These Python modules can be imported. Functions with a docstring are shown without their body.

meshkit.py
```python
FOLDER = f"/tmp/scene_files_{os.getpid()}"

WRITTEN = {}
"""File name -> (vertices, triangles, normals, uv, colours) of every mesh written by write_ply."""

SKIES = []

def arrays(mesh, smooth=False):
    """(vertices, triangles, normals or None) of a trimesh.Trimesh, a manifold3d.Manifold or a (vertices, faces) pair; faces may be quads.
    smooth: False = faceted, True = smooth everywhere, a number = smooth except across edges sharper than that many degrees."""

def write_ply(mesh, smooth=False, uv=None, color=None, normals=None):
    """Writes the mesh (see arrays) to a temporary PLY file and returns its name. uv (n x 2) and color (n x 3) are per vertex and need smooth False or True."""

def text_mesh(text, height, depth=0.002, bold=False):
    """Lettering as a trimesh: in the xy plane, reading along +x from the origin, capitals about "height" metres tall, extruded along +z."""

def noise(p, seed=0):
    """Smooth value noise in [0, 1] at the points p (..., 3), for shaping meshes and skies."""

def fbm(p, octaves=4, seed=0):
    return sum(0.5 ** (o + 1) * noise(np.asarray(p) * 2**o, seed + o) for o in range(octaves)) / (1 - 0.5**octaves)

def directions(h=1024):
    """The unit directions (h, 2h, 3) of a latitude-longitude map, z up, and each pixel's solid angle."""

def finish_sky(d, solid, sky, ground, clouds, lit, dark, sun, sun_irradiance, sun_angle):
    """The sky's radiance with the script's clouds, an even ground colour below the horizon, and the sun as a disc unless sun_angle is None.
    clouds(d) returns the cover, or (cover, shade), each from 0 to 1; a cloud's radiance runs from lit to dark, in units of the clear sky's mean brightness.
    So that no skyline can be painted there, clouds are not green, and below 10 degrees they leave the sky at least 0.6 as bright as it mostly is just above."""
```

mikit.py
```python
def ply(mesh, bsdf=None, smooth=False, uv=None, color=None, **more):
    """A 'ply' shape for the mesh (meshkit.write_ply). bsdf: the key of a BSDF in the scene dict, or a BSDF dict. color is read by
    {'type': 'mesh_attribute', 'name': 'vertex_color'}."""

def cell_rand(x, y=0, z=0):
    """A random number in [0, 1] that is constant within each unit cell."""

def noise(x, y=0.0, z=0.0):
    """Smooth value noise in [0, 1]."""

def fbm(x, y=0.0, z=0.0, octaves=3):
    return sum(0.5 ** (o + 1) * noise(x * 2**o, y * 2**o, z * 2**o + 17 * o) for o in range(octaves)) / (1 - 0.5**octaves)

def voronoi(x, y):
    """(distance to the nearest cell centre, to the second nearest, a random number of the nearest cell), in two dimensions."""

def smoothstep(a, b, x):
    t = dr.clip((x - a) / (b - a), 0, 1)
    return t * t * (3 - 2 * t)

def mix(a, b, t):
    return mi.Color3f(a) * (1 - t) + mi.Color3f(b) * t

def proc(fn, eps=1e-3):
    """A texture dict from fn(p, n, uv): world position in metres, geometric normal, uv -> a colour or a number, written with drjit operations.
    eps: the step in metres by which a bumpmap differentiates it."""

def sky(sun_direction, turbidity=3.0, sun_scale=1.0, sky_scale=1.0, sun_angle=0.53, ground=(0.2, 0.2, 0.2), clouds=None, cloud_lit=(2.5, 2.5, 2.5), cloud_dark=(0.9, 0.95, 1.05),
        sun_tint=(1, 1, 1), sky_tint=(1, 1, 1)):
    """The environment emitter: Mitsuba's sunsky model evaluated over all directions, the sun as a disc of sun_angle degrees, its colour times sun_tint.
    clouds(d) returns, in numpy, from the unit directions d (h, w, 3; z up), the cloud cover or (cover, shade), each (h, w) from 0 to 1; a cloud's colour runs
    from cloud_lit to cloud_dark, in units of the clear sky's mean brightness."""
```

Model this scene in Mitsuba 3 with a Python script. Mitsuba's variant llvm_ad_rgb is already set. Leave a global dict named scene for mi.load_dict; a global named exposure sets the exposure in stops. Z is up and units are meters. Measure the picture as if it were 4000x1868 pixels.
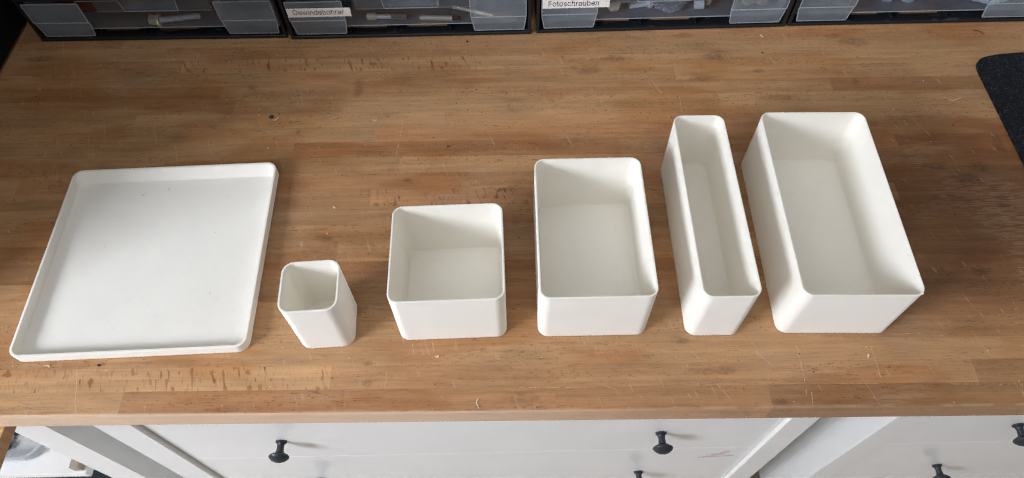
import math, random
import numpy as np, trimesh, shapely, drjit as dr, mitsuba as mi
import shapely.geometry as sg
import mikit, meshkit
from mikit import proc, noise, fbm, cell_rand, smoothstep, mix

rnd = random.Random(7)
T = mi.ScalarTransform4f
scene, labels = {}, {}

# ---------------------------------------------------------------- camera, light, exposure
CAM = np.array([0.0, -0.1937, 0.595])
FWD = np.array([-0.00773, 0.52982, -0.84808])
UPV = np.array([0.01313, 0.84808, 0.52970])
scene['camera'] = {'type': 'thinlens', 'fov': 2 * math.degrees(math.atan(2000 / 2697.8)), 'fov_axis': 'x',
                   'aperture_radius': 0.0013, 'focus_distance': 0.68, 'near_clip': 0.01, 'far_clip': 50.0,
                   'to_world': T().look_at(origin=CAM.tolist(), target=(CAM + FWD).tolist(), up=UPV.tolist())}


def area_lamp(key, centre, target, w, h, rgb, label):
    scene[key] = {'type': 'rectangle', 'to_world': T().look_at(origin=centre, target=target, up=[0, 0, 1]) @ T().scale([w / 2, h / 2, 1]),
                  'bsdf': {'type': 'diffuse', 'reflectance': {'type': 'rgb', 'value': [0.5, 0.5, 0.5]}},
                  'emitter': {'type': 'area', 'radiance': {'type': 'rgb', 'value': rgb}}}
    labels[key] = {'label': label, 'category': 'window'}


area_lamp('window', [-2.20, -1.25, 1.15], [0.0, 0.1, 0.0], 0.80, 0.80, [37.0, 38.8, 42.6], 'bright daylight window to the front left of the workbench')
scene['fill_panel'] = {'type': 'rectangle', 'to_world': T().look_at(origin=[-0.75, -0.85, 2.0], target=[-0.65, -0.75, 0.0], up=[0, 1, 0]) @ T().scale([1.3, 1.3, 1]),  # added glowing panel, out of view, for soft fill from above
                         'bsdf': {'type': 'diffuse', 'reflectance': {'type': 'rgb', 'value': [0.7, 0.7, 0.7]}},
                         'emitter': {'type': 'area', 'radiance': {'type': 'rgb', 'value': [0.66, 0.66, 0.66]}}}
labels['fill_panel'] = {'label': 'unseen glowing panel added high above the workbench as soft fill light', 'category': 'fill_light'}
scene['room_light'] = {'type': 'constant', 'radiance': {'type': 'rgb', 'value': [0.290, 0.283, 0.278]}}
exposure = 0.0

# ---------------------------------------------------------------- helpers


def add(name, mesh, bsdf, parent=None, smooth=False, uv=None, tw=None, **tags):
    base = (parent + '__' if parent else '') + name
    key, n = base, 0
    while key in scene or key in labels:
        n += 1
        key = f'{base}_{n:03d}'
    d = dict(mesh) if isinstance(mesh, dict) else mikit.ply(mesh, bsdf, smooth=smooth, uv=uv)
    if tw is not None:
        d['to_world'] = tw
    scene[key] = d
    if tags:
        labels[key] = tags
    return key


def thing(name, label, category, group=None):
    key, n = name, 0
    while key in labels or key in scene:
        n += 1
        key = f'{name}_{n:03d}'
    labels[key] = {'label': label, 'category': category}
    if group:
        labels[key]['group'] = group
    return key


def cat(*ms):
    return trimesh.util.concatenate([m for m in ms])


def box(x0, x1, y0, y1, z0, z1, c=0.0):
    """A box, its edges chamfered by c."""
    if c <= 0:
        m = trimesh.creation.box((x1 - x0, y1 - y0, z1 - z0))
        m.apply_translation(((x0 + x1) / 2, (y0 + y1) / 2, (z0 + z1) / 2))
        return m
    p = []
    for sx in (0, 1):
        for sy in (0, 1):
            for sz in (0, 1):
                X, Y, Z = (x0, x1)[sx], (y0, y1)[sy], (z0, z1)[sz]
                a, b, d = c * (1 - 2 * sx), c * (1 - 2 * sy), c * (1 - 2 * sz)
                p += [(X + a, Y + b, Z), (X + a, Y, Z + d), (X, Y + b, Z + d)]
    return trimesh.convex.convex_hull(np.array(p))


def rot_place(m, x, y, z, yaw):
    m.apply_transform(trimesh.transformations.rotation_matrix(yaw, [0, 0, 1]))
    m.apply_translation((x, y, z))
    return m


def ring(w, d, r, inset, z, n=9):
    """A rounded rectangle from (0,0) to (w,d), shrunk by inset, at height z."""
    rr = max(r - inset, 0.0004)
    pts = []
    for cx, cy, a0 in ((w - r, r, -90), (w - r, d - r, 0), (r, d - r, 90), (r, r, 180)):
        ox = cx + (0 if r >= inset else (inset - r + rr) * (-1 if cx > w / 2 else 1))
        oy = cy + (0 if r >= inset else (inset - r + rr) * (-1 if cy > d / 2 else 1))
        for k in range(n):
            a = math.radians(a0 + 90 * k / (n - 1))
            pts.append((ox + rr * math.cos(a), oy + rr * math.sin(a), z))
    return np.array(pts)


def loft(rings, cap_first=True, cap_last=True):
    n = len(rings[0])
    v = np.vstack(rings)
    f = []
    for i in range(len(rings) - 1):
        for k in range(n):
            a, b = i * n + k, i * n + (k + 1) % n
            f += [(a, b, b + n), (a, b + n, a + n)]
    v = list(map(tuple, v))
    if cap_first:
        c = len(v); v.append(tuple(np.mean(rings[0], 0)))
        f += [(c, (k + 1) % n, k) for k in range(n)]
    if cap_last:
        c = len(v); v.append(tuple(np.mean(rings[-1], 0)))
        o = (len(rings) - 1) * n
        f += [(c, o + k, o + (k + 1) % n) for k in range(n)]
    return trimesh.Trimesh(np.array(v), np.array(f), process=False)


def lathe(profile, n=32):
    """Turns (radius, height) pairs about z."""
    return trimesh.creation.revolve(np.array(profile), sections=n)


def tube(points, r, n=6, r1=None):
    """A round rod through the points."""
    pts = np.asarray(points, float)
    k = len(pts)
    tang = np.gradient(pts, axis=0)
    tang /= np.linalg.norm(tang, axis=1)[:, None]
    v = []
    ref = np.array([0.0, 0.0, 1.0]) if abs(tang[0][2]) < 0.9 else np.array([1.0, 0, 0])
    for i in range(k):
        a = np.cross(tang[i], ref); a /= np.linalg.norm(a)
        b = np.cross(tang[i], a)
        ri = r if r1 is None else r + (r1 - r) * i / (k - 1)
        for j in range(n):
            t = 2 * math.pi * j / n
            v.append(pts[i] + ri * (math.cos(t) * a + math.sin(t) * b))
    f = []
    for i in range(k - 1):
        for j in range(n):
            p, q = i * n + j, i * n + (j + 1) % n
            f += [(p, q, q + n), (p, q + n, p + n)]
    c0 = len(v); v.append(pts[0]); c1 = len(v); v.append(pts[-1])
    f += [(c0, (j + 1) % n, j) for j in range(n)]
    f += [(c1, (k - 1) * n + j, (k - 1) * n + (j + 1) % n) for j in range(n)]
    m = trimesh.Trimesh(np.array(v), np.array(f), process=False)
    m.fix_normals()
    return m


def prism_xz(poly, y0, y1):
    """A polygon in x and z, solid between y0 and y1."""
    m = trimesh.creation.extrude_polygon(poly, y1 - y0)
    m.apply_transform(np.array([[1, 0, 0, 0], [0, 0, -1, y1], [0, 1, 0, 0], [0, 0, 0, 1.0]]))
    return m


def rounded(pts, r):
    p = sg.Polygon(pts)
    return p.buffer(-r).buffer(2 * r, quad_segs=4).buffer(-r, quad_segs=4)


# ---------------------------------------------------------------- materials
def rgb(*v):
    return {'type': 'rgb', 'value': list(v)}


STAINS = [(0.1493, 0.0648, 0.0118, 0.0056), (0.118, 0.05, 0.0047, 0.002), (-0.1377, 0.0457, 0.0043, 0.0022), (-0.1363, 0.0261, 0.0046, 0.0044), (-0.2672, 0.0036, 0.0205, 0.0033),
          (-0.1178, 0.2548, 0.0077, 0.0041), (0.1204, 0.4345, 0.0217, 0.0053), (0.2124, 0.4724, 0.0158, 0.0055), (-0.2462, 0.3248, 0.0029, 0.0046), (0.3986, 0.3892, 0.0045, 0.0058),
          (0.3011, 0.3668, 0.0264, 0.004), (0.2902, 0.4094, 0.0091, 0.0038), (0.2446, 0.4371, 0.0185, 0.0111), (0.2203, 0.3991, 0.021, 0.0063), (-0.1854, 0.3908, 0.0061, 0.0167),
          (0.0852, 0.4167, 0.0184, 0.0086), (-0.5828, 0.4482, 0.0191, 0.0063), (0.3914, 0.4675, 0.0125, 0.0041), (0.4134, 0.4557, 0.0186, 0.009), (0.5298, 0.2937, 0.007, 0.0146),
          (0.4961, 0.2624, 0.0136, 0.0087), (0.4792, 0.2455, 0.0161, 0.0102), (0.5054, 0.2152, 0.0079, 0.0197), (0.4471, 0.2632, 0.0163, 0.0053), (0.4519, 0.1338, 0.0099, 0.0057),
          (-0.002, 0.0126, 0.0204, 0.0059), (-0.1556, 0.1005, 0.0148, 0.0055), (-0.1963, 0.1822, 0.0105, 0.0062), (0.1787, 0.0344, 0.0276, 0.0049), (0.2301, 0.0053, 0.009, 0.0032),
          (-0.0013, 0.1978, 0.0053, 0.0048), (-0.0077, 0.2403, 0.0163, 0.0027), (-0.3121, 0.3954, 0.0076, 0.0042), (0.1993, 0.3373, 0.0173, 0.0039)]
SCRATCHES = [(-0.1288, 0.3398, -0.1323, 0.2895), (-0.1204, 0.0368, -0.1206, 0.0183), (0.1737, 0.3417, 0.1862, 0.3056), (0.1908, 0.371, 0.1878, 0.3074), (0.2555, 0.0583, 0.2563, 0.0262),
             (0.2563, 0.0262, 0.2542, 0.012), (0.2592, 0.0143, 0.2573, 0.0015), (0.1748, 0.0248, 0.1877, 0.0069), (-0.004, 0.0502, 0.0053, 0.0414), (0.0849, 0.0187, 0.0715, 0.0236),
             (0.3286, 0.0676, 0.3788, 0.0695), (0.3836, 0.0694, 0.4087, 0.0601), (0.381, 0.0199, 0.4462, 0.0187), (0.2724, 0.0217, 0.3335, 0.0205), (0.0003, 0.0209, 0.0736, 0.0207),
             (0.0582, 0.0685, 0.0613, 0.0621), (-0.08, 0.0652, -0.0784, 0.0575), (-0.0986, 0.0641, -0.097, 0.0552), (-0.4066, 0.0465, -0.3927, 0.0009), (0.3234, 0.0574, 0.3244, 0.0206),
             (0.4175, 0.0651, 0.4185, 0.0549), (0.4464, 0.0191, 0.4431, 0.0051), (0.217, 0.0537, 0.2321, 0.0362), (0.1585, 0.0545, 0.1698, 0.0369), (0.107, 0.0125, 0.1129, 0.0043),
             (-0.1359, 0.2096, -0.121, 0.1903)]


def wood_fn(p, n, uv):
    x, y = p.x, p.y
    u, v = dr.floor(uv.x / 10), dr.floor(uv.y / 10)
    red = dr.floor(u / 10)
    tone = (u - 10 * red) / 9.0
    fleck = dr.floor(v / 10)
    seed = v - 10 * fleck
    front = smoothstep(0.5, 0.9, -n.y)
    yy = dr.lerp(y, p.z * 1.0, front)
    c = mix((0.225, 0.111, 0.045), (0.580, 0.340, 0.170), tone)
    c = mix(c, c * mi.Color3f(1.05, 0.90, 0.84), red / 4.0)
    # long streaks of the growth rings, wavering along the stave
    wav = yy + 0.004 * noise(x * 9 + seed * 13, yy * 30) + 0.0016 * noise(x * 40, yy * 60, seed)
    s1 = fbm(x * 7 + seed * 31, wav * 260, seed, 3)
    s2 = noise(x * 55, wav * 1500, seed + 3)
    s3 = fbm(x * 4 + 7, y * 9, 2.5, 3)
    k = 1.0 + 0.34 * (s1 - 0.5) + 0.18 * (s2 - 0.5) + 0.34 * (s3 - 0.5) + 0.22 * (fbm(x * 26 + seed * 7, y * 75, 4, 3) - 0.5)
    # short dark pores, along the grain
    por = noise(x * 260 + seed * 5, (wav + 0.14 * x * (seed - 4.5) / 9.0) * 1700)
    dens = smoothstep(0.30, 0.75, fbm(x * 10 + seed * 3, y * 60, 7, 2))
    k *= 1.0 - (0.15 + 0.30 * dens) * smoothstep(0.74, 0.90, por) * (1.0 - 0.8 * dr.select(fleck > 0.5, 1.0, 0.0))
    # ray flecks across the grain of the quarter-sawn staves
    fl = noise(x * 420 + y * 110 + seed, yy * 130, seed)
    fl2 = noise(x * 700 + y * 160, yy * 190, seed + 2)
    on = dr.select(fleck > 0.5, 1.0, 0.0)
    flk = on * ((0.36 + 0.36 * noise(x * 60, yy * 90, 14)) * smoothstep(0.73, 0.85, fl) * smoothstep(0.18, 0.5, noise(x * 45, yy * 70, 12)) + 0.20 * smoothstep(0.66, 0.85, fl2))
    hn = noise(x * 520 + yy * 210, yy * 380, 4.0)
    k *= 1.0 + front * 0.14 * (smoothstep(0.74, 0.9, hn) - smoothstep(0.70, 0.9, noise(x * 260 + yy * 160, yy * 110, 9.0)))
    # ingrained dirt, in soft patches and in single stains
    d1 = smoothstep(0.55, 0.78, fbm(x * 9, y * 22, 11, 4))
    k *= 1.0 - 0.14 * d1 * (1 - front)
    wob = 0.75 * (fbm(x * 90, y * 140, 3, 3) - 0.5)
    dirt = mi.Float(0)
    for cx, cy, a, b in STAINS:
        q = dr.sqrt(dr.square((x - cx) / a) + dr.square((y - cy) / b)) + wob
        dirt = dr.maximum(dirt, 1 - smoothstep(0.35, 1.25, q))
    c = c * k
    c = c * (1 - flk * mi.Color3f(0.62, 0.78, 0.92))
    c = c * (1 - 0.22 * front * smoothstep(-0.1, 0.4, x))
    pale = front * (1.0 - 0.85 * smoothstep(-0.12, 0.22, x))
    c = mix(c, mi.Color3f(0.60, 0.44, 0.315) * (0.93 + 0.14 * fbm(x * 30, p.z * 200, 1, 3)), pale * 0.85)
    c = mix(c, c * mi.Color3f(0.50, 0.46, 0.44), dirt * (1 - front) * (0.25 + 0.5 * noise(x * 300, y * 500)))
    patch = smoothstep(0.50, 0.70, fbm(x * 7 + 11, y * 13 + 5, 6, 3))
    c = mix(c, c * mi.Color3f(0.93, 0.95, 0.99), patch * (1 - front))
    warm = smoothstep(0.52, 0.72, fbm(x * 11 + 31, y * 40 + 15, 8, 3))
    c = mix(c, c * mi.Color3f(0.90, 0.80, 0.70), warm * (1 - front))
    right_dark = 1 - smoothstep(0.35, 1.25, dr.sqrt(dr.square((x - 0.50) / 0.19) + dr.square((y - 0.185) / 0.14)) + 1.1 * (fbm(x * 14, y * 24, 6, 4) - 0.5))  # broad darker, redder patch right of the largest box
    c = mix(c, c * mi.Color3f(0.66, 0.60, 0.56), right_dark * (1 - front))
    scuff = smoothstep(0.58, 0.74, fbm(x * 12 + 3, y * 14 + 8, 5, 3)) * smoothstep(0.35, 0.7, noise(x * 130, y * 800))
    c = mix(c, mi.Color3f(0.40, 0.33, 0.265), 0.16 * scuff * (1 - front))
    # pale scratches
    w2 = 0.0011 * (noise(x * 160, y * 160, 21) - 0.5)
    sc = mi.Float(0)
    for x0, y0, x1, y1 in SCRATCHES:
        dx, dy = x1 - x0, y1 - y0
        t = dr.clip(((x - x0) * dx + (y - y0) * dy) / (dx * dx + dy * dy), 0, 1)
        dd = dr.sqrt(dr.square(x - x0 - t * dx + w2) + dr.square(y - y0 - t * dy))
        sc = dr.maximum(sc, 1 - smoothstep(0.00010, 0.00050, dd))
    fine = noise((x + 0.35 * y) * 420, (y - 0.2 * x) * 55, 31)
    sc = dr.maximum(sc * smoothstep(0.2, 0.6, noise(x * 400, y * 400, 5)), 0.40 * smoothstep(0.90, 0.97, fine))
    c = mix(c, mi.Color3f(0.60, 0.45, 0.31), 0.60 * sc * (1 - front))
    # the worn lip along the front edge
    lip = (1 - smoothstep(0.0006, 0.0018, dr.abs(y - 0.0008))) * smoothstep(-0.004, -0.0005, p.z)
    c = mix(c, mi.Color3f(0.50, 0.35, 0.23), 0.30 * lip * smoothstep(0.35, 0.6, fbm(x * 40, 2.0, 1, 3)))
    return dr.clip(c, 0.01, 0.9)


def wood_rough(p, n, uv):
    return 0.40 + 0.16 * noise(p.x * 60, p.y * 600) + 0.10 * fbm(p.x * 12, p.y * 12, 2, 2)


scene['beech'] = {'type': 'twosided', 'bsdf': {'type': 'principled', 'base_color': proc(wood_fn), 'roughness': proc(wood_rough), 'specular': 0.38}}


def pla_fn(p, n, uv):
    layer = noise(3.0, 5.0, p.z * 2600)
    m = fbm(p.x * 30, p.y * 30, p.z * 30, 2)
    up = smoothstep(0.8, 0.97, n.z)
    swirl = noise((p.x + p.y) * 900, (p.x - p.y) * 60, 1.0)
    dust = smoothstep(0.80, 0.92, noise(p.x * 420, p.y * 420, 3.0)) * up * 0.03
    return mi.Color3f(0.970, 0.950, 0.890) * (0.955 + 0.030 * layer * (1 - up) + 0.022 * swirl * up + 0.035 * m - dust)


def pla_bump(p, n, uv):
    return noise(1.0, 2.0, p.z * 2600) * (1 - smoothstep(0.6, 0.95, n.z)) + 0.8 * noise(p.x * 350, p.y * 350, p.z * 350)


scene['white_plastic'] = {'type': 'principledthin', 'base_color': proc(pla_fn), 'roughness': 0.42, 'eta': 1.45, 'diff_trans': 0.34}   # printed walls let some light through
scene['white_paint'] = {'type': 'twosided', 'bsdf': {'type': 'principled', 'base_color': proc(lambda p, n, uv: mi.Color3f(0.745, 0.745, 0.73) * (0.96 + 0.05 * fbm(p.x * 14, p.y * 14, p.z * 14, 3))), 'roughness': 0.07, 'specular': 0.55}}
scene['black_plastic'] = {'type': 'twosided', 'bsdf': {'type': 'principled', 'base_color': proc(lambda p, n, uv: mi.Color3f(0.012, 0.013, 0.016) + mi.Color3f(0.10, 0.12, 0.14) * (0.55 * smoothstep(0.62, 0.85, fbm(p.x * 70, p.y * 160, p.z * 90, 3)) * smoothstep(0.6, 0.9, n.z))), 'roughness': 0.42, 'specular': 0.35}}
scene['black_matt'] = {'type': 'twosided', 'bsdf': {'type': 'principled', 'base_color': rgb(0.006, 0.0065, 0.008), 'roughness': 0.8, 'specular': 0.15}}
scene['knob_metal'] = {'type': 'twosided', 'bsdf': {'type': 'principled', 'base_color': rgb(0.016, 0.021, 0.028), 'roughness': 0.36, 'specular': 0.5}}


def felt_fn(p, n, uv):
    a = noise(p.x * 1500 + 700 * p.y, p.y * 600)
    b = noise(p.x * 500 - 900 * p.y, p.y * 1700, 4.0)
    return mi.Color3f(0.009, 0.0105, 0.014) + mi.Color3f(0.055, 0.062, 0.07) * (smoothstep(0.72, 0.95, a) + smoothstep(0.76, 0.97, b)) * (0.4 + fbm(p.x * 60, p.y * 60, 1, 2))


scene['felt'] = {'type': 'twosided', 'bsdf': {'type': 'principled', 'base_color': proc(felt_fn), 'roughness': 0.95, 'specular': 0.1, 'sheen': 0.3}}
scene['clear_plastic'] = {'type': 'blendbsdf', 'weight': 0.09, 'a': {'type': 'thindielectric', 'int_ior': 1.45},
                          'b': {'type': 'twosided', 'bsdf': {'type': 'principled', 'base_color': rgb(0.42, 0.50, 0.58), 'roughness': 0.35, 'specular': 0.5}}}
scene['clear_edge'] = {'type': 'blendbsdf', 'weight': 0.42, 'a': {'type': 'thindielectric', 'int_ior': 1.45},
                       'b': {'type': 'twosided', 'bsdf': {'type': 'principled', 'base_color': rgb(0.55, 0.61, 0.67), 'roughness': 0.22, 'specular': 0.6}}}
scene['clear_pane'] = {'type': 'thindielectric', 'int_ior': 1.42, 'specular_transmittance': rgb(0.80, 0.84, 0.88)}
scene['frosted_plastic'] = {'type': 'blendbsdf', 'weight': 0.15, 'a': {'type': 'thindielectric', 'int_ior': 1.45},
                            'b': {'type': 'twosided', 'bsdf': {'type': 'principled', 'base_color': proc(lambda p, n, uv: mi.Color3f(0.50, 0.59, 0.68) * (0.65 + 0.7 * fbm(p.x * 35, p.y * 35, p.z * 60, 3))), 'roughness': 0.3, 'specular': 0.5}}}
scene['milky_plastic'] = {'type': 'blendbsdf', 'weight': 0.32, 'a': {'type': 'thindielectric', 'int_ior': 1.45},
                          'b': {'type': 'twosided', 'bsdf': {'type': 'principled', 'base_color': rgb(0.42, 0.52, 0.62), 'roughness': 0.3, 'specular': 0.5}}}
scene['steel'] = {'type': 'twosided', 'bsdf': {'type': 'principled', 'base_color': rgb(0.86, 0.86, 0.85), 'metallic': 0.15, 'roughness': 0.28}}
scene['brass'] = {'type': 'twosided', 'bsdf': {'type': 'principled', 'base_color': rgb(0.80, 0.70, 0.54), 'metallic': 0.15, 'roughness': 0.3}}
scene['knurled'] = {'type': 'twosided', 'bsdf': {'type': 'bumpmap', 'scale': 0.0004, 'arbitrary': proc(lambda p, n, uv: dr.sin((p.x + p.z) * 5200) * dr.sin((p.x - p.z) * 5200), eps=1e-4),
                                                 'bsdf': {'type': 'principled', 'base_color': proc(lambda p, n, uv: mi.Color3f(0.60, 0.56, 0.49) * (0.55 + 0.45 * smoothstep(-0.3, 0.5, dr.sin((p.x + p.z) * 4200) * dr.sin((p.x - p.z) * 4200)))), 'metallic': 0.3, 'roughness': 0.35}}}
scene['red_plastic'] = {'type': 'twosided', 'bsdf': {'type': 'principled', 'base_color': rgb(0.13, 0.014, 0.017), 'roughness': 0.4}}
scene['label_paper'] = {'type': 'twosided', 'bsdf': {'type': 'principled', 'base_color': rgb(0.88, 0.88, 0.88), 'roughness': 0.5}}
scene['ink'] = {'type': 'twosided', 'bsdf': {'type': 'principled', 'base_color': rgb(0.012, 0.012, 0.013), 'roughness': 0.5}}
scene['foil'] = {'type': 'twosided', 'bsdf': {'type': 'principled', 'base_color': rgb(0.74, 0.81, 0.88), 'metallic': 0.15, 'roughness': 0.18}}
scene['chip_wood'] = {'type': 'twosided', 'bsdf': {'type': 'principled', 'base_color': rgb(0.70, 0.54, 0.38), 'roughness': 0.8}}
scene['dark_crumb_stuff'] = {'type': 'twosided', 'bsdf': {'type': 'principled', 'base_color': rgb(0.03, 0.022, 0.016), 'roughness': 0.8}}
scene['oak_floor'] = {'type': 'twosided', 'bsdf': {'type': 'principled', 'base_color': proc(lambda p, n, uv: mi.Color3f(0.34, 0.29, 0.24) * (0.7 + 0.6 * fbm(p.x * 5, p.y * 60, 0, 3))), 'roughness': 0.5}}
scene['grey_wood'] = {'type': 'twosided', 'bsdf': {'type': 'principled', 'base_color': rgb(0.30, 0.245, 0.20), 'roughness': 0.7}}
scene['mark_pink'] = {'type': 'twosided', 'bsdf': {'type': 'principled', 'base_color': rgb(0.60, 0.42, 0.43), 'roughness': 0.4}}
scene['mark_grey'] = {'type': 'twosided', 'bsdf': {'type': 'principled', 'base_color': rgb(0.40, 0.40, 0.44), 'roughness': 0.4}}

# ---------------------------------------------------------------- setting
add('floor', box(-3, 3, -2.5, 2.0, -0.90, -0.86), 'oak_floor', kind='structure', label='oak floor far below, seen in the gap between the white dressers', category='floor')

# ---------------------------------------------------------------- worktop, stave by stave
PITCH, Y1, THICK = 0.0221, 0.0213, 0.030
XL, XR = -0.95, 0.90


def row_span(k):
    return (0.0, Y1) if k == 0 else (Y1 + PITCH * (k - 1), Y1 + PITCH * k)


KNOWN = {4: [-0.15, 0.30], 5: [0.05, 0.38], 6: [-0.33, 0.26], 8: [0.10, 0.35], 9: [-0.26, 0.37], 11: [-0.05, 0.33], 0: [-0.3555, 0.032, 0.2223], 1: [-0.171, 0.41], 2: [0.0697, -0.42], 3: [-0.30, 0.28], 7: [-0.182, 0.36], 10: [-0.155, 0.022, 0.40], 12: [-0.1276, 0.385], 13: [-0.2476, 0.1146, 0.42], 14: [-0.1593, 0.36], 15: [-0.4368, -0.081, 0.36],
         16: [-0.3265, -0.1999, 0.43], 17: [-0.3469, 0.37], 18: [-0.2892, 0.19], 19: [-0.4044, -0.0414]}
# (x, y): tone 0-9, redness 0-4, flecked
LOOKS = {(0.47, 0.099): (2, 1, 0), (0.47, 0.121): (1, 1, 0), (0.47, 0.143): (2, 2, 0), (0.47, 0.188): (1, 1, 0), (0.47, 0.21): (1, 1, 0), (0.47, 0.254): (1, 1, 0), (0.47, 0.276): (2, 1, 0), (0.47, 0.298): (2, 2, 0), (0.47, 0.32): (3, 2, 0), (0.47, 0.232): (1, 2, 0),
         (-0.42, 0.01): (6, 0, 0), (-0.2, 0.01): (4, 2, 0), (0.1, 0.01): (4, 2, 0), (0.4, 0.01): (2, 1, 0),
         (-0.4, 0.03): (7, 0, 1), (0.0, 0.03): (5, 1, 0), (0.5, 0.03): (3, 1, 0),
         (-0.5, 0.055): (6, 0, 0), (-0.1, 0.055): (5, 0, 0), (0.2, 0.055): (5, 0, 0), (-0.4, 0.075): (5, 1, 0), (0.0, 0.075): (5, 0, 0), (0.4, 0.075): (3, 1, 0),
         (-0.25, 0.165): (4, 1, 0), (-0.1, 0.165): (6, 0, 0), (0.42, 0.165): (1, 2, 0),
         (-0.3, 0.232): (4, 1, 0), (-0.05, 0.232): (5, 2, 1),
         (-0.2, 0.276): (4, 0, 0), (0.0, 0.276): (6, 1, 0),
         (-0.3, 0.298): (4, 0, 0), (0.0, 0.298): (3, 3, 0), 
         (-0.2, 0.32): (5, 0, 0), (0.0, 0.32): (5, 3, 0),
         (-0.5, 0.342): (4, 0, 0), (-0.2, 0.342): (6, 0, 0), (0.1, 0.342): (6, 1, 0), (0.45, 0.342): (5, 0, 0),
         (-0.4, 0.364): (4, 0, 0), (-0.25, 0.364): (5, 0, 0), (0.1, 0.364): (6, 0, 0), (0.5, 0.364): (6, 0, 0),
         (-0.5, 0.386): (3, 2, 0), (0.0, 0.386): (5, 1, 0), (0.5, 0.386): (3, 2, 0),
         (-0.4, 0.408): (5, 0, 0), (-0.1, 0.408): (5, 1, 0), (0.3, 0.408): (6, 0, 0),
         (-0.5, 0.43): (4, 1, 0), (-0.2, 0.43): (7, 0, 1), (0.2, 0.43): (6, 0, 0)}
worktop = thing('wooden_worktop', 'worn solid beech worktop of glued staves carrying the white containers', 'worktop')
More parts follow.
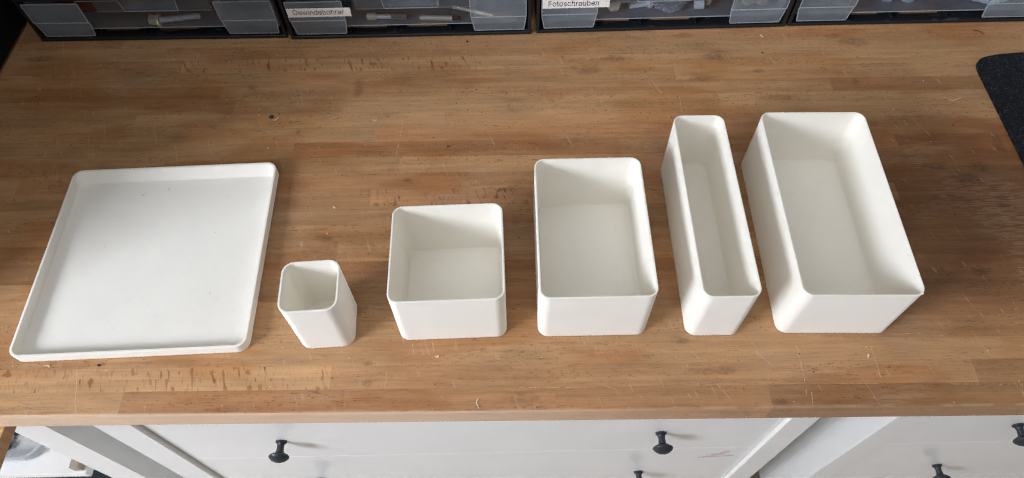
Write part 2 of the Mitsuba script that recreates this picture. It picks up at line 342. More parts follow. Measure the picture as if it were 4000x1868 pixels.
for k in range(0, 28):
    ya, yb = row_span(k)
    cuts = sorted(KNOWN.get(k, []))
    if not cuts:
        cuts = [rnd.uniform(-0.5, -0.1)]
    while cuts[0] > XL + 0.75:
        cuts.insert(0, cuts[0] - rnd.uniform(0.36, 0.70))
    while cuts[-1] < XR - 0.75:
        cuts.append(cuts[-1] + rnd.uniform(0.36, 0.70))
    ends = [XL] + [c for c in cuts if XL + 0.08 < c < XR - 0.08] + [XR]
    for a, b in zip(ends[:-1], ends[1:]):
        tone, red, fleck = rnd.choice([3, 4, 4, 5, 5, 6]), rnd.choice([0, 0, 1, 2]), 0
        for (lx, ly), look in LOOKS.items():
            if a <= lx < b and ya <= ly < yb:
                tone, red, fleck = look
        e = 0.00001
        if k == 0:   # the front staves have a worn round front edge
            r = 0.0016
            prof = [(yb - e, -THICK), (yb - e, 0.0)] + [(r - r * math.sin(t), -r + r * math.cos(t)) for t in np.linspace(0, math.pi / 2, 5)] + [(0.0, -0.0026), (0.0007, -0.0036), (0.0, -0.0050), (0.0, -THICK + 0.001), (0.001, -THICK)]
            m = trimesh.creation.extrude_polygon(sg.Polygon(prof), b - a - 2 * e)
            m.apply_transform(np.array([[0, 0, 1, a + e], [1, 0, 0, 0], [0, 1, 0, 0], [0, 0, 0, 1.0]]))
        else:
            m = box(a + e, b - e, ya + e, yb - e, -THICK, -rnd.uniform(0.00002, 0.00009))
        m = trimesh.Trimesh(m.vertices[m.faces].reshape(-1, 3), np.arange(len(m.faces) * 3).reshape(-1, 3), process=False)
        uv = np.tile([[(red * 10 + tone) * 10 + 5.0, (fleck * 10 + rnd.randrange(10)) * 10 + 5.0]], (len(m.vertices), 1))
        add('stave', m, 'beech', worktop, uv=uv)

# ---------------------------------------------------------------- white printed containers


def container(name, label, category, x, y, w, d, h, yaw, r=0.0095, t=0.0017, floor=0.0016, fillet=0.0022, inset=0.0055, plate=True, group=None, scoop=0.0):
    th = thing(name, label, category, group)
    b = 0.00045
    R = lambda i, z: ring(w, d, r, i, z, 11)
    rings = [R(0.0007, 0.0), R(0.0, 0.0008), R(0.0, h - b), R(b * 0.3, h - b * 0.3), R(b, h), R(t - b, h), R(t - b * 0.3, h - b * 0.3), R(t, h - b), R(t, floor + fillet)]
    for q in (0.3, 0.6, 0.85, 1.0):
        ang = q * math.pi / 2
        rings.append(R(t + fillet * (1 - math.cos(ang)), floor + fillet * (1 - math.sin(ang))))
    if scoop:   # the back wall slopes towards the floor
        for q in rings[8:]:
            q[:, 1] = np.where(q[:, 1] > d / 2, q[:, 1] - scoop, q[:, 1])
    m = rot_place(loft(rings), x, y, 0, yaw)
    add('body', m, 'white_plastic', th, smooth=35)
    if plate:   # the floor lies in the walls with a fine joint round it
        P = lambda i, z: ring(w, d, r, inset + i, z, 7)
        add('floor', rot_place(loft([P(0, floor - 0.0006), P(0, floor + 0.00050), P(0.00030, floor + 0.0008)], cap_first=False), x, y, 0, yaw), 'white_plastic', th, smooth=35)
    return th


S = 0.595
container('shallow_tray', 'wide shallow white square tray with a low rim at the left', 'tray', -0.7836 * S, 0.0847 * S, 0.3643 * S, 0.3603 * S, 0.0118, 0.0367, r=0.0105, t=0.0026, floor=0.0012, fillet=0.0012, plate=False, scoop=0.0075)
container('square_cup', 'small white square cup between the shallow tray and the square box', 'cup', -0.3403 * S, 0.1013 * S, 0.0849 * S, 0.0835 * S, 0.1266 * S, 0.0583, r=0.0105, t=0.0019, plate=False)
sq = container('square_box', 'white square open box between the small cup and the rectangular box', 'box', -0.1863 * S, 0.1141 * S, 0.1683 * S, 0.1661 * S, 0.1293 * S, 0.0268)
re_ = container('rectangular_box', 'white rectangular open box in the middle, left of the narrow box', 'box', 0.0304 * S, 0.1178 * S, 0.1693 * S, 0.2506 * S, 0.1301 * S, 0.0072)
na = container('narrow_box', 'long narrow white open box beside the largest box', 'box', 0.2607 * S, 0.1165 * S, 0.084 * S, 0.3394 * S, 0.1308 * S, -0.0011, t=0.0015)
bg = container('large_box', 'largest white open box, rightmost in the row', 'box', 0.4027 * S, 0.1188 * S, 0.1725 * S, 0.3444 * S, 0.1275 * S, -0.0153, t=0.0015)


def burr(parent, x, y, z, s, seed):
    m = trimesh.creation.icosphere(2, s)
    m.vertices *= (0.8, 1.3, 1.0)
    m.vertices += (meshkit.noise(m.vertices * 900, seed)[:, None] - 0.5) * s * 0.9
    m.apply_translation((x, y, z))
    add('burr', m, 'white_plastic', parent, smooth=True)


burr(sq, -0.1126, 0.1588, 0.0762, 0.0010, 1)
burr(sq, -0.1078, 0.0712, 0.0764, 0.0008, 2)
burr(bg, 0.3391, 0.0722, 0.0754, 0.0010, 3)

# ---------------------------------------------------------------- felt mat
MAT = [(0.6103, 0.4304), (0.5942, 0.429), (0.5771, 0.4272), (0.5655, 0.4249), (0.5589, 0.4226), (0.5549, 0.4208), (0.5525, 0.4187), (0.5494, 0.4153), (0.5476, 0.412), (0.5464, 0.4073), (0.5457, 0.4006), (0.5447, 0.2654)]
mp = sg.Polygon(MAT + [(0.5445, 0.10), (0.88, 0.10), (0.88, 0.440)])
fm = trimesh.creation.extrude_polygon(mp, 0.0034)
fm.apply_translation((0, 0, 0.0002))
add('felt_mat', fm, 'felt', label='dark grey felt mat with rounded corner at the right edge of the worktop', category='mat')
# ---------------------------------------------------------------- tall black box at the left
add('black_box', box(-0.93, -0.6225, 0.03, 0.66, 0.0005, 0.70, 0.004), 'black_matt', label='tall matt black box at the far left end of the worktop', category='box')

# ---------------------------------------------------------------- small-parts cabinets along the back
CAB = [(-0.592, 0.4782, 0.309, 0.0), (-0.2785, 0.4750, 0.2995, 0.0103), (0.0265, 0.4792, 0.3105, 0.0165), (0.3395, 0.4852, 0.3100, 0.0075)]
CAB_LABEL = ['black cabinet with a dim clear drawer holding a bolt, leftmost of the row', 'black cabinet whose drawer is labelled Gewindebohrer', 'black cabinet whose drawer is labelled Fotoschrauben',
             'black cabinet with hexagon nuts in its drawer, rightmost of the row']
for i, (cx, cy, cw, yaw) in enumerate(CAB):
    cb = thing('drawer_cabinet', CAB_LABEL[i], 'drawer cabinet', 'small-parts cabinets along the back of the worktop')
    tw = T().translate([cx, cy, 0.0004]).rotate([0, 0, 1], math.degrees(yaw))
    e = 0.0004
    H, DP = 0.33, 0.145
    L = 0.0042
    parts = [box(e, cw - e, 0.0, 0.006, 0, 0.0042, 0.0006), box(e, L, 0.0002, DP, 0.0044, H, 0.0005), box(cw - L, cw - e, 0.0002, DP, 0.0044, H, 0.0005), box(L, cw - L, DP - 0.003, DP, 0.004, H),
             box(L, cw - L, 0.001, 0.010, 0.0595, 0.0640, 0.0005), box(e, cw - e, 0.0, DP, H, H + 0.004, 0.0005)]
    # ribbed bottom with openings through which the worktop shows
    xs = [0.0, 0.085, 0.149, 0.214, cw]
    parts += [box(L, 0.068, 0.0062, DP - 0.003, 0.0002, 0.0016), box(0.194, cw - L, 0.0062, DP - 0.003, 0.0002, 0.0016), box(0.0682, 0.1938, 0.0062, 0.0172, 0.0002, 0.0014), box(0.0682, 0.1938, 0.055, DP - 0.003, 0.0002, 0.0014),
              box(0.1180, 0.1430, 0.0174, 0.0548, 0.0002, 0.0014)]
    add('frame', cat(*parts), 'black_plastic', cb, tw=tw)
    for q in (0.0745, 0.1300, 0.1985):
        add('rib', box(q, q + 0.0014, 0.0062, DP - 0.004, 0.0017, 0.0058, 0.0003), 'black_plastic', cb, tw=tw)
    add('front_panel', box(L + 0.0004, cw - L - 0.0004, 0.0030, 0.0050, 0.0643, H - 0.0005), 'black_plastic', cb, tw=tw)
    # the drawer: a clear front plate with two low feet and a finger notch, two set-forward pockets, floor, sides, back
    x0, x1 = L + 0.0020, cw - L - 0.0020
    fx0, fx1 = x0 + 0.0680, x1 - 0.0680
    n0, n1 = x0 + 0.1165, x0 + 0.1800
    dk = 'drawer'
    d = cb + '__' + dk
    labels[d] = {'label': 'translucent drawer ' + ['with a bolt and something red inside', 'with a printed paper label and metal rods inside', 'with a printed paper label and screws inside', 'with nuts and a bag of small parts inside'][i]}
    plate = rounded([(fx0 - 0.006, 0.0140), (fx1 + 0.006, 0.0140), (fx1 + 0.006, 0.0565), (n1 + 0.002, 0.0565), (n1, 0.0400), (n0, 0.0400), (n0 - 0.002, 0.0555), (fx0 - 0.006, 0.0555)], 0.0008)
    add('front', prism_xz(plate, 0.0062, 0.0074), 'clear_pane', d, tw=tw)
    rim = [prism_xz(plate.difference(plate.buffer(-0.0010)), 0.0058, 0.0061)]
    for a, b in ((x0, fx0), (fx1, x1)):
        low = rounded([(a + 0.0035, 0.0062), (b - 0.0030, 0.0062), (b, 0.0270), (a, 0.0270)], 0.0016)
        upp = rounded([(a, 0.0274), (b, 0.0274), (b, 0.0560), (a, 0.0560)], 0.0012)
        add('pocket', cat(prism_xz(low, 0.0020, 0.0031), prism_xz(upp, 0.0006, 0.0017)), 'frosted_plastic', d, tw=tw)
        rim += [prism_xz(low.difference(low.buffer(-0.0010)), 0.0016, 0.0019), prism_xz(upp.difference(upp.buffer(-0.0010)), 0.0002, 0.0005)]
    add('edge', cat(*rim), 'clear_edge', d, tw=tw)
    add('shell', cat(box(x0 + 0.002, x1 - 0.002, 0.0078, 0.132, 0.0122, 0.0133), box(x0 + 0.001, x0 + 0.0019, 0.0078, 0.132, 0.0136, 0.0550), box(x1 - 0.0019, x1 - 0.001, 0.0078, 0.132, 0.0136, 0.0550),
                     box(x0 + 0.002, x1 - 0.002, 0.1324, 0.1334, 0.0136, 0.0550)), 'milky_plastic', d, tw=tw)
    # a finger tab behind the notch
    add('finger_tab', cat(box(n0 - 0.036, n1 + 0.040, 0.0090, 0.0100, 0.0375, 0.0575), box(n0 - 0.036, n1 + 0.040, 0.0102, 0.0150, 0.0375, 0.0383)), 'frosted_plastic', d, tw=tw)
    add('tab_edge', box(n0 - 0.036, n1 + 0.040, 0.0080, 0.0088, 0.0372, 0.0384), 'clear_edge', d, tw=tw)
    if i in (1, 2, 3):
        text, lx, lz, lw, lh, ty, tilt = {1: ('Gewindebohrer', 0.0005, 0.0345, 0.0760, 0.0125, 0.0610, 0.0), 2: ('Fotoschrauben', 0.0012, 0.0380, 0.0800, 0.0140, 0.0600, 0.01), 3: ('', 0.004, 0.0445, 0.065, 0.012, 0.05, 0.0)}[i]
        lab = box(x0 + lx, x0 + lx + lw, -0.0004, -0.0001, lz, lz + lh)
        add('label_strip', lab, 'label_paper', d, tw=tw)
        if text:
            tm = meshkit.text_mesh(text, 0.0074, 0.0002)
            w0 = tm.bounds[1][0] - tm.bounds[0][0]
            sx = ty / w0
            tm.apply_transform(np.array([[sx, 0, 0, x0 + lx + 0.0070 - tm.bounds[0][0] * sx], [0, 0, -1, -0.00045], [0, 1, 0, lz + 0.0032], [0, 0, 0, 1.0]]))
            add('lettering', tm, 'ink', d, tw=tw)


def local(i, x, y, z):
    cx, cy, cw, yaw = CAB[i]
    return np.array([cx + math.cos(yaw) * x - math.sin(yaw) * y, cy + math.sin(yaw) * x + math.cos(yaw) * y, z])


def rod(i, a, b, r, n=12, r1=None):
    return tube([local(i, *a), local(i, *b)], r, n, r1)


def thread(i, a, b, r, turns, depth):
    """A threaded rod: rings of alternating radius."""
    A, B = local(i, *a), local(i, *b)
    k = turns * 2 + 1
    ms = []
    pts = [A + (B - A) * j / (k - 1) for j in range(k)]
    z = (B - A) / np.linalg.norm(B - A)
    m = lathe([(0.0001, 0.0)] + [(r - (depth if j % 2 else 0), np.linalg.norm(B - A) * j / (k - 1)) for j in range(k)] + [(0.0001, np.linalg.norm(B - A))], 14)
    m.apply_transform(trimesh.geometry.align_vectors([0, 0, 1], z))
    m.apply_translation(A)
    return m


def hexnut(p, r, h, axis, hole=True, turn=0.0):
    pts = [(r * math.cos(math.radians(60 * q)), r * math.sin(math.radians(60 * q))) for q in range(6)]
    po = sg.Polygon(pts)
    if hole:
        po = po.difference(sg.Point(0, 0).buffer(r * 0.52, quad_segs=5))
    m = trimesh.creation.extrude_polygon(po, h)
    m.apply_transform(trimesh.transformations.rotation_matrix(turn, [0, 0, 1]))
    m.apply_transform(trimesh.geometry.align_vectors([0, 0, 1], axis))
    m.apply_translation(p)
    return m


Z0 = 0.0138
b = thing('hex_bolt', 'pale hexagon bolt lying in the leftmost drawer', 'bolt')
add('head', hexnut(local(0, 0.152, 0.0130, Z0 + 0.0064), 0.0066, 0.010, (-1, 0.10, 0.02), False, 0.3), 'brass', b)
add('collar', cat(rod(0, (0.1522, 0.0130, Z0 + 0.0064), (0.1545, 0.0130, Z0 + 0.0064), 0.0078, 20)), 'brass', b)
add('shaft', thread(0, (0.1547, 0.0130, Z0 + 0.0066), (0.2030, 0.0200, Z0 + 0.0066), 0.0040, 15, 0.0009), 'steel', b)
rb = box(0, 0.105, 0, 0.030, 0, 0.020, 0.004)
rb = rb.subdivide().subdivide()
rb.vertices += (meshkit.noise(rb.vertices * 120, 3)[:, None] - 0.5) * 0.004
rb.apply_translation(local(0, 0.030, 0.030, Z0 + 0.003))
add('red_pouch', rb, 'red_plastic', label='dark red pouch lying inside the leftmost drawer', category='pouch')
# taps and their holders behind the first label
b = thing('tap_holder', 'steel tap holder with knurled sleeve and bright shank, middle of the labelled drawer', 'tool')
add('shank', rod(1, (0.1080, 0.018, Z0 + 0.0045), (0.1262, 0.0175, Z0 + 0.0045), 0.0030), 'steel', b, smooth=40)
add('chuck', rod(1, (0.0965, 0.018, Z0 + 0.0050), (0.1078, 0.018, Z0 + 0.0050), 0.0046, 14), 'brass', b, smooth=40)
add('sleeve', rod(1, (0.1264, 0.0175, Z0 + 0.0045), (0.1455, 0.0170, Z0 + 0.0045), 0.0040, 18), 'knurled', b, smooth=40)
b = thing('tap_bit', 'dark tap with pale shank lying right of the tap holder', 'tool')
add('shank', rod(1, (0.1620, 0.0155, Z0 + 0.0034), (0.2020, 0.0135, Z0 + 0.0034), 0.0032), 'brass', b, smooth=40)
add('tip', thread(1, (0.2022, 0.0135, Z0 + 0.0034), (0.2120, 0.0130, Z0 + 0.0034), 0.0030, 6, 0.0006), 'black_plastic', b)
b = thing('tap_wrench', 'long tap wrench with knurled handle at the right of the labelled drawer', 'tool')
add('rod', rod(1, (0.2020, 0.0330, Z0 + 0.0050), (0.2530, 0.0150, Z0 + 0.0045), 0.0026, 12), 'brass', b, smooth=40)
add('handle', rod(1, (0.2530, 0.0150, Z0 + 0.0048), (0.2820, 0.0095, Z0 + 0.0048), 0.0048, 18), 'knurled', b, smooth=40)
for q, (ax, ay) in enumerate(((0.2560, 0.060), (0.2650, 0.058), (0.2740, 0.062))):
    add('drill_bit', thread(1, (ax - 0.018, ay + 0.010, Z0 + 0.004), (ax + 0.008, ay - 0.014, Z0 + 0.004), 0.0022, 6, 0.0009), 'steel',
        label=['short steel drill bit, left of three behind the wrench handle', 'short steel drill bit, middle of three behind the wrench handle', 'short steel drill bit, right of three behind the wrench handle'][q], category='drill bit')
# camera screws
for q, (ax, ay, r, h, mt) in enumerate(((0.095, 0.022, 0.0085, 0.011, 'brass'), (0.262, 0.027, 0.0078, 0.012, 'knurled'), (0.279, 0.026, 0.0074, 0.012, 'knurled'))):
    th = thing('thumb_screw', ['pale hexagon-headed screw at the left of the drawer with screws', 'round knurled screw head, left of the pair in the right pocket', 'round knurled screw head, right of the pair in the right pocket'][q], 'screw')
    p = local(2, ax, ay, Z0 + r + 0.001)
    m = lathe([(0.0001, 0), (r * 0.85, 0), (r, h * 0.2), (r, h * 0.8), (r * 0.85, h), (0.0001, h)], 22 if q else 6)
    m.apply_transform(trimesh.geometry.align_vectors([0, 0, 1], (0.15, -0.75, 0.62)))
    m.apply_translation(p)
    add('head', m, mt, th, smooth=35 if q else False)
    s = lathe([(0.0001, 0), (0.0029, 0.0), (0.0029, 0.014), (0.0001, 0.014)], 12)
    s.apply_transform(trimesh.geometry.align_vectors([0, 0, 1], (-0.15, 0.75, -0.10)))
    s.apply_translation(p + np.array([0, 0.004, 0]))
    add('shank', s, 'steel', th, smooth=40)
add('machine_screw', cat(thread(2, (0.117, 0.025, Z0 + 0.0045), (0.141, 0.029, Z0 + 0.0045), 0.0038, 9, 0.0008), rod(2, (0.1405, 0.029, Z0 + 0.0045), (0.1450, 0.030, Z0 + 0.0045), 0.0062, 14)), 'steel',
    label='steel machine screw lying right of the pale hexagon-headed screw', category='screw')
add('steel_spacer', rod(2, (0.197, 0.023, Z0 + 0.0075), (0.208, 0.022, Z0 + 0.0085), 0.0072, 14), 'steel', smooth=40, label='shiny round steel spacer near the right pocket of the drawer with screws', category='spacer')
add('brass_pin', rod(2, (0.2150, 0.026, Z0 + 0.004), (0.2160, 0.025, Z0 + 0.023), 0.0032, 10), 'brass', smooth=40, label='upright bright brass pin beside the steel spacer', category='pin')
# nuts and a long screw in the last drawer
for q, (ax, ay, tn, axv) in enumerate(((0.128, 0.033, 0.2, (-0.3, -0.55, 0.8)), (0.149, 0.031, 0.5, (0.35, -0.6, 0.75)), (0.168, 0.038, 0.1, (0.0, -0.4, 0.9)))):
    add('hexagon_nut', hexnut(local(3, ax, ay, Z0 + 0.005), 0.0098, 0.0085, axv, True, tn), 'foil', label=['bluish steel hexagon nut, leftmost of three in the drawer', 'bluish steel hexagon nut, middle of three in the drawer', 'bluish steel hexagon nut, rightmost of three in the drawer'][q], category='nut')
b = thing('long_screw', 'long threaded screw lying right of the hexagon nuts', 'screw')
add('shaft', thread(3, (0.186, 0.039, Z0 + 0.005), (0.213, 0.037, Z0 + 0.005), 0.0040, 16, 0.0008), 'steel', b)
add('head', rod(3, (0.2132, 0.037, Z0 + 0.005), (0.2165, 0.0368, Z0 + 0.005), 0.0068, 14), 'steel', b, smooth=40)


def crumple(i, ax, ay, w, d, h, seed):
    m = trimesh.creation.icosphere(3, 1.0)
    v = m.vertices.copy()
    n = meshkit.noise(v * 2.3 + seed, seed)
    n2 = np.abs(meshkit.noise(v * 5.0 + seed, seed + 5) - 0.5)
    m.vertices = v * (0.70 + 0.45 * n + 0.5 * n2)[:, None] * np.array([w, d, h]) / 2
    m.vertices[:, 2] = np.maximum(m.vertices[:, 2], -h * 0.35)
    m.apply_translation(local(i, ax, ay, Z0 + h * 0.36))
    return m


add('parts_bag', crumple(3, 0.250, 0.032, 0.056, 0.036, 0.030, 4), 'foil', label='crumpled clear bag of small parts at the right of the rightmost drawer', category='bag')
add('parts_bag', crumple(3, 0.048, 0.030, 0.060, 0.034, 0.020, 9), 'frosted_plastic', label='crumpled clear bag behind the left pocket of the rightmost drawer', category='bag')
add('parts_bag', crumple(2, 0.166, 0.026, 0.040, 0.026, 0.020, 12), 'clear_edge', label='crumpled clear bag in the middle of the drawer with screws', category='bag')

# ---------------------------------------------------------------- white dressers under the worktop
YF, YAW = 0.0635, 0.0115


def knob_mesh():
    prof = [(0.0001, 0.0), (0.0086, 0.0), (0.0088, 0.0022), (0.0060, 0.0042), (0.0052, 0.0075), (0.0056, 0.0130), (0.0066, 0.0165), (0.0105, 0.0180), (0.0146, 0.0202), (0.0158, 0.0222), (0.0146, 0.0246), (0.0105, 0.0278), (0.0055, 0.0296), (0.0001, 0.0302)]
    m = lathe([(a * 0.84, b * 0.93) for a, b in prof], 36)
    m.apply_transform(trimesh.transformations.rotation_matrix(math.pi / 2, [1, 0, 0]))   # points to -y
    return m


KNOB = mikit.ply(knob_mesh(), 'knob_metal', smooth=50)
TOP, BOT = -0.0306, -0.8595


def front_at(x):
    return T().translate([0, YF, 0]).rotate([0, 0, 1], math.degrees(YAW))


def dresser(name, label, xl, xr, fl, fr, knobs, drawers=True):
    th = thing(name, label, 'dresser', 'white dressers under the worktop')
    tw = front_at(0)
    for a, b in ((xl, fl - 0.0012), (fr + 0.0012, xr)):
        add('leg', box(a, b, 0.0, 0.045, BOT, TOP - 0.0012, 0.0010), 'white_paint', th, tw=tw)
        sx = (a, a + 0.018) if a == xl else (b - 0.018, b)
        add('side_panel', box(sx[0] + 0.0006, sx[1] - 0.0006, 0.0452, 0.42, BOT + 0.06, TOP - 0.002, 0.0005), 'white_paint', th, tw=tw)
    add('back_panel', box(xl + 0.019, xr - 0.019, 0.405, 0.412, BOT + 0.06, TOP - 0.002), 'white_paint', th, tw=tw)
    add('rail', box(fl - 0.001, fr + 0.001, 0.0042, 0.030, -0.188, TOP - 0.0015, 0.0008), 'white_paint', th, tw=tw)
    if drawers:
        edges = [-0.1910, -0.3965, -0.6015, -0.8050]
        for k in range(3):
            d = add('drawer', box(fl + 0.0012, fr - 0.0012, 0.0060, 0.0250, edges[k + 1] + 0.0005, edges[k] - 0.0005, 0.0005), 'white_paint', th, tw=tw)
            for kx in knobs:
                add('knob', KNOB, None, d, tw=tw @ T().translate([kx, 0.0060, edges[k + 1] + (0.0790 if k != 1 else 0.0730)]))
        add('plinth', box(fl - 0.001, fr + 0.001, 0.0050, 0.026, BOT + 0.02, -0.8070, 0.0008), 'white_paint', th, tw=tw)
    return th


d1 = dresser('white_dresser', 'white dresser with black knobs under the middle of the worktop', -0.5104, 0.3713, -0.4636, 0.3338, [-0.3155, 0.1865])
d2 = dresser('white_dresser', 'white dresser at the right, beyond the gap beside the middle dresser', 0.4671, 1.36, 0.5066, 1.32, [0.658, 1.16])
# flat pink and grey marks on the lower drawer of the middle dresser
sm = sg.Polygon([(0.2625, -0.4470), (0.283, -0.4440), (0.300, -0.4425), (0.314, -0.4395), (0.3135, -0.4420), (0.295, -0.4455), (0.275, -0.4478), (0.2635, -0.4492)])
sp = sg.Polygon([(0.2735, -0.4370), (0.279, -0.4320), (0.290, -0.4280), (0.2945, -0.4195), (0.302, -0.4160), (0.3045, -0.4195), (0.2995, -0.4260), (0.2955, -0.4330), (0.285, -0.4380)])
add('mark', prism_xz(sp.buffer(0.0008), 0.00565, 0.00585), 'mark_pink', d1 + '__drawer_001', tw=front_at(0), label='pink mark on the lower drawer front')
add('mark', prism_xz(sm.buffer(0.0004), 0.00565, 0.00585), 'mark_grey', d1 + '__drawer_001', tw=front_at(0), label='thin grey line below the pink mark')

# white open shelf unit at the left, its front post and a shelf
su = thing('shelf_unit', 'white open shelf unit left of the middle dresser, below the worktop', 'shelf')
add('side_panel', box(-0.6150, -0.5645, 0.0, 0.42, BOT, TOP - 0.0012, 0.0010), 'white_paint', su, tw=front_at(0))
add('shelf', box(-1.05, -0.6385, 0.0, 0.40, -0.4575, -0.4395, 0.0012), 'white_paint', su, tw=front_at(0))
add('shelf', box(-1.05, -0.6170, 0.0, 0.40, -0.80, -0.782, 0.0012), 'white_paint', su, tw=front_at(0))
add('bracket', box(-0.6383, -0.6152, 0.02, 0.06, -0.452, -0.446), 'white_paint', su, tw=front_at(0))
wb = box(-0.6560, -0.6420, 0.004, 0.022, -0.4393, -0.4220, 0.0008)
add('wood_block', wb, 'grey_wood', tw=front_at(0), label='small weathered wooden block at the front right corner of the lower white shelf', category='block')
pb = thing('plastic_box', 'clear plastic box with rounded corners on the lower white shelf', 'box')
pm = loft([ring(0.22, 0.13, 0.030, 0.004, 0.0), ring(0.22, 0.13, 0.030, 0.0, 0.004), ring(0.22, 0.13, 0.030, 0.0, 0.022), ring(0.22, 0.13, 0.030, 0.0012, 0.022), ring(0.22, 0.13, 0.030, 0.0012, 0.004), ring(0.22, 0.13, 0.030, 0.005, 0.0012)])
add('body', rot_place(pm.copy(), -0.925, 0.074, -0.4390, 0.0), 'clear_plastic', pb, smooth=40)
pr_ = loft([ring(0.228, 0.138, 0.034, 0.0, 0.022), ring(0.228, 0.138, 0.034, 0.0, 0.0245), ring(0.228, 0.138, 0.034, 0.004, 0.0245), ring(0.228, 0.138, 0.034, 0.004, 0.022), ring(0.228, 0.138, 0.034, 0.0, 0.022)], False, False)
add('rim', rot_place(pr_, -0.929, 0.070, -0.4390, 0.0), 'clear_edge', pb, smooth=40)
cl = thing('black_clip', 'small dark grey clip lying inside the clear plastic box', 'clip')
c1 = cat(box(-0.775, -0.757, 0.112, 0.128, -0.4365, -0.428, 0.002), box(-0.770, -0.764, 0.100, 0.113, -0.4360, -0.430, 0.0015))
add('body', c1, 'knob_metal', cl)
add('jaw', box(-0.776, -0.760, 0.090, 0.0985, -0.4360, -0.4290, 0.0015), 'knob_metal', cl)
for q in range(2):
    add('storage_bin', box(-0.93 + 0.17 * q, -0.765 + 0.17 * q + (0.0 if q == 0 else -0.02), -0.005, 0.25, -0.7815, -0.60, 0.004), 'knob_metal', tw=front_at(0),
        label=['dark blue-grey bin on the bottom shelf, far left', 'dark blue-grey bin on the bottom shelf beside the white post'][q], category='bin')

# beech board pulled out under the left end of the worktop
pm = box(-0.80, -0.4745, -0.075, 0.25, -0.0455, -0.0303, 0.0006)
pm = trimesh.Trimesh(pm.vertices[pm.faces].reshape(-1, 3), np.arange(len(pm.faces) * 3).reshape(-1, 3), process=False)
add('pull_out_board', pm, 'beech', uv=np.tile([[65.0, 35.0]], (len(pm.vertices), 1)), label='beech board sticking out under the left front corner of the worktop', category='board')

# ---------------------------------------------------------------- chips, shavings and crumbs on the worktop


def shaving(x, y, L, wd, ang, curl=0.0006, seed=0):
    n = 7
    v, f = [], []
    r = random.Random(seed)
    for k in range(n):
        t = k / (n - 1) - 0.5
        w_ = wd * (0.35 + 0.65 * math.cos(t * 2.6)) / 2
        z = 0.0003 + curl * (1 - math.cos(t * 5)) + 0.0002 * r.random()
        off = L * 0.14 * math.sin(t * 5 + seed)
        for s, dz in ((-1, 0), (1, 0), (1, 0.0003), (-1, 0.0003)):
            v.append((t * L, off + s * w_, z + dz))
    for k in range(n - 1):
        for q in range(4):
            a, b = k * 4 + q, k * 4 + (q + 1) % 4
            f += [(a, b, b + 4), (a, b + 4, a + 4)]
    f += [(0, 2, 1), (0, 3, 2)]
    o = 4 * (n - 1)
    f += [(o, o + 1, o + 2), (o, o + 2, o + 3)]
    m = trimesh.Trimesh(np.array(v), np.array(f), process=False)
    m.fix_normals()
    return rot_place(m, x, y, 0, ang)


def crumb(x, y, s, seed, flat=0.6):
    m = trimesh.creation.icosphere(1, s)
    m.vertices *= (1.0, 0.8, flat)
    m.vertices += (meshkit.noise(m.vertices * 1300 + seed, seed)[:, None] - 0.5) * s * 0.9
    m.apply_translation((x, y, -m.bounds[0][2] + 0.0001))
    return m


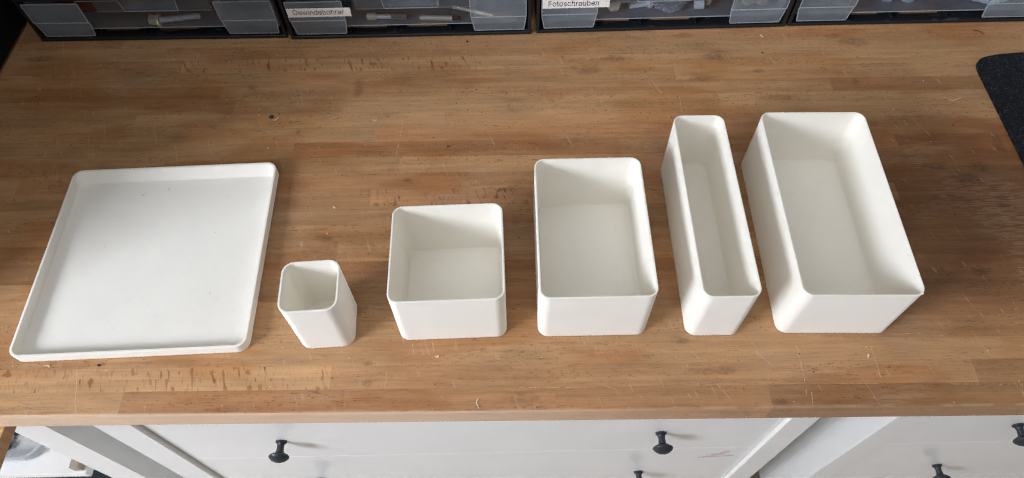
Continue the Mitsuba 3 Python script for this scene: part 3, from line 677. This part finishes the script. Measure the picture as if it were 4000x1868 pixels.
CH = [('wood_shaving', (-0.2741, 0.3433, 0.0070, 0.0016, 0.35), 'pale curled wood shaving beside the dark crumb behind the tray'),
      ('wood_shaving', (0.3050, 0.4671, 0.0055, 0.0020, -1.2), 'pale wood chip in front of the third cabinet, behind the largest box'),
      ('wood_shaving', (-0.1915, 0.2186, 0.0032, 0.0018, -1.2), 'tiny pale chip between the tray and the square box'),
      ('wood_shaving', (-0.2135, 0.0828, 0.0030, 0.0020, 0.6), 'tiny pale chip at the left side of the small cup'),
      ('wood_shaving', (-0.0755, 0.0514, 0.0042, 0.0018, 0.3), 'pale chip just in front of the square box'),
      ('wood_shaving', (0.5021, 0.3596, 0.0200, 0.0011, -0.12), 'long pale splinter left of the felt mat'),
      ('wood_shaving', (0.3179, 0.0462, 0.0042, 0.0018, 0.9), 'pale chip in front of the largest box'),
      ('wood_shaving', (-0.0370, 0.0065, 0.0096, 0.0010, 1.42), 'slim pale splinter at the front edge of the worktop'),
      ('wood_shaving', (-0.4330, 0.0462, 0.0060, 0.0012, -0.3), 'small shavings caught at the front left corner of the tray'),
      ('wood_shaving', (-0.1610, 0.3395, 0.0050, 0.0016, 0.1), 'small pale curl in the back half of the worktop, centre left')]
for q, (nm, a, lb) in enumerate(CH):
    add(nm, shaving(*a, seed=q), 'chip_wood', label=lb, category='wood chip')
DK = [('dark_crumb', (-0.2803, 0.3465, 0.0026), 'dark round crumb behind the tray'), ('dark_crumb', (0.2998, 0.4390, 0.0012), 'small black crumb behind the largest box'),
      ('dark_crumb', (-0.0756, 0.2993, 0.0013), 'small black crumb behind the square box'), ('dark_crumb', (-0.0588, 0.4661, 0.0014), 'small black crumb in front of the second cabinet'),
      ('dark_crumb', (-0.3852, 0.0463, 0.0016), 'dark crumb in front of the tray, beside the chips')]
for q, (nm, a, lb) in enumerate(DK):
    add(nm, crumb(*a, seed=q), 'dark_crumb_stuff', label=lb, category='crumb')
hr = [(0.5660 + 0.0009 * k, 0.4730 - 0.0005 * k - 0.00008 * (k - 6) ** 2 + 0.002, 0.0006) for k in range(13)]
add('black_bristle', tube(hr, 0.00035, 5), 'dark_crumb_stuff', label='curved black bristle at the far right near the rightmost cabinet', category='bristle')
bits_l, bits_d = [], []
for q in range(260):
    x = rnd.uniform(-0.56, 0.56); y = rnd.uniform(0.002, 0.47)
    s = rnd.uniform(0.0003, 0.0008)
    (bits_d if rnd.random() < 0.45 else bits_l).append(crumb(x, y, s, q, 0.5))
for q, (x, y) in enumerate([(-0.398, 0.238), (-0.372, 0.245), (-0.420, 0.175), (-0.385, 0.16), (-0.345, 0.095), (-0.31, 0.19), (-0.30, 0.12)]):
    sp_ = crumb(x, y, 0.00045, 900 + q, 0.5); sp_.apply_translation((0, 0, 0.0012)); bits_d.append(sp_)
add('sawdust', cat(*bits_l), 'chip_wood', kind='stuff', label='pale specks of sawdust scattered over the worktop', category='sawdust')
add('grit', cat(*bits_d), 'dark_crumb_stuff', kind='stuff', label='dark specks of grit scattered over the worktop', category='grit')
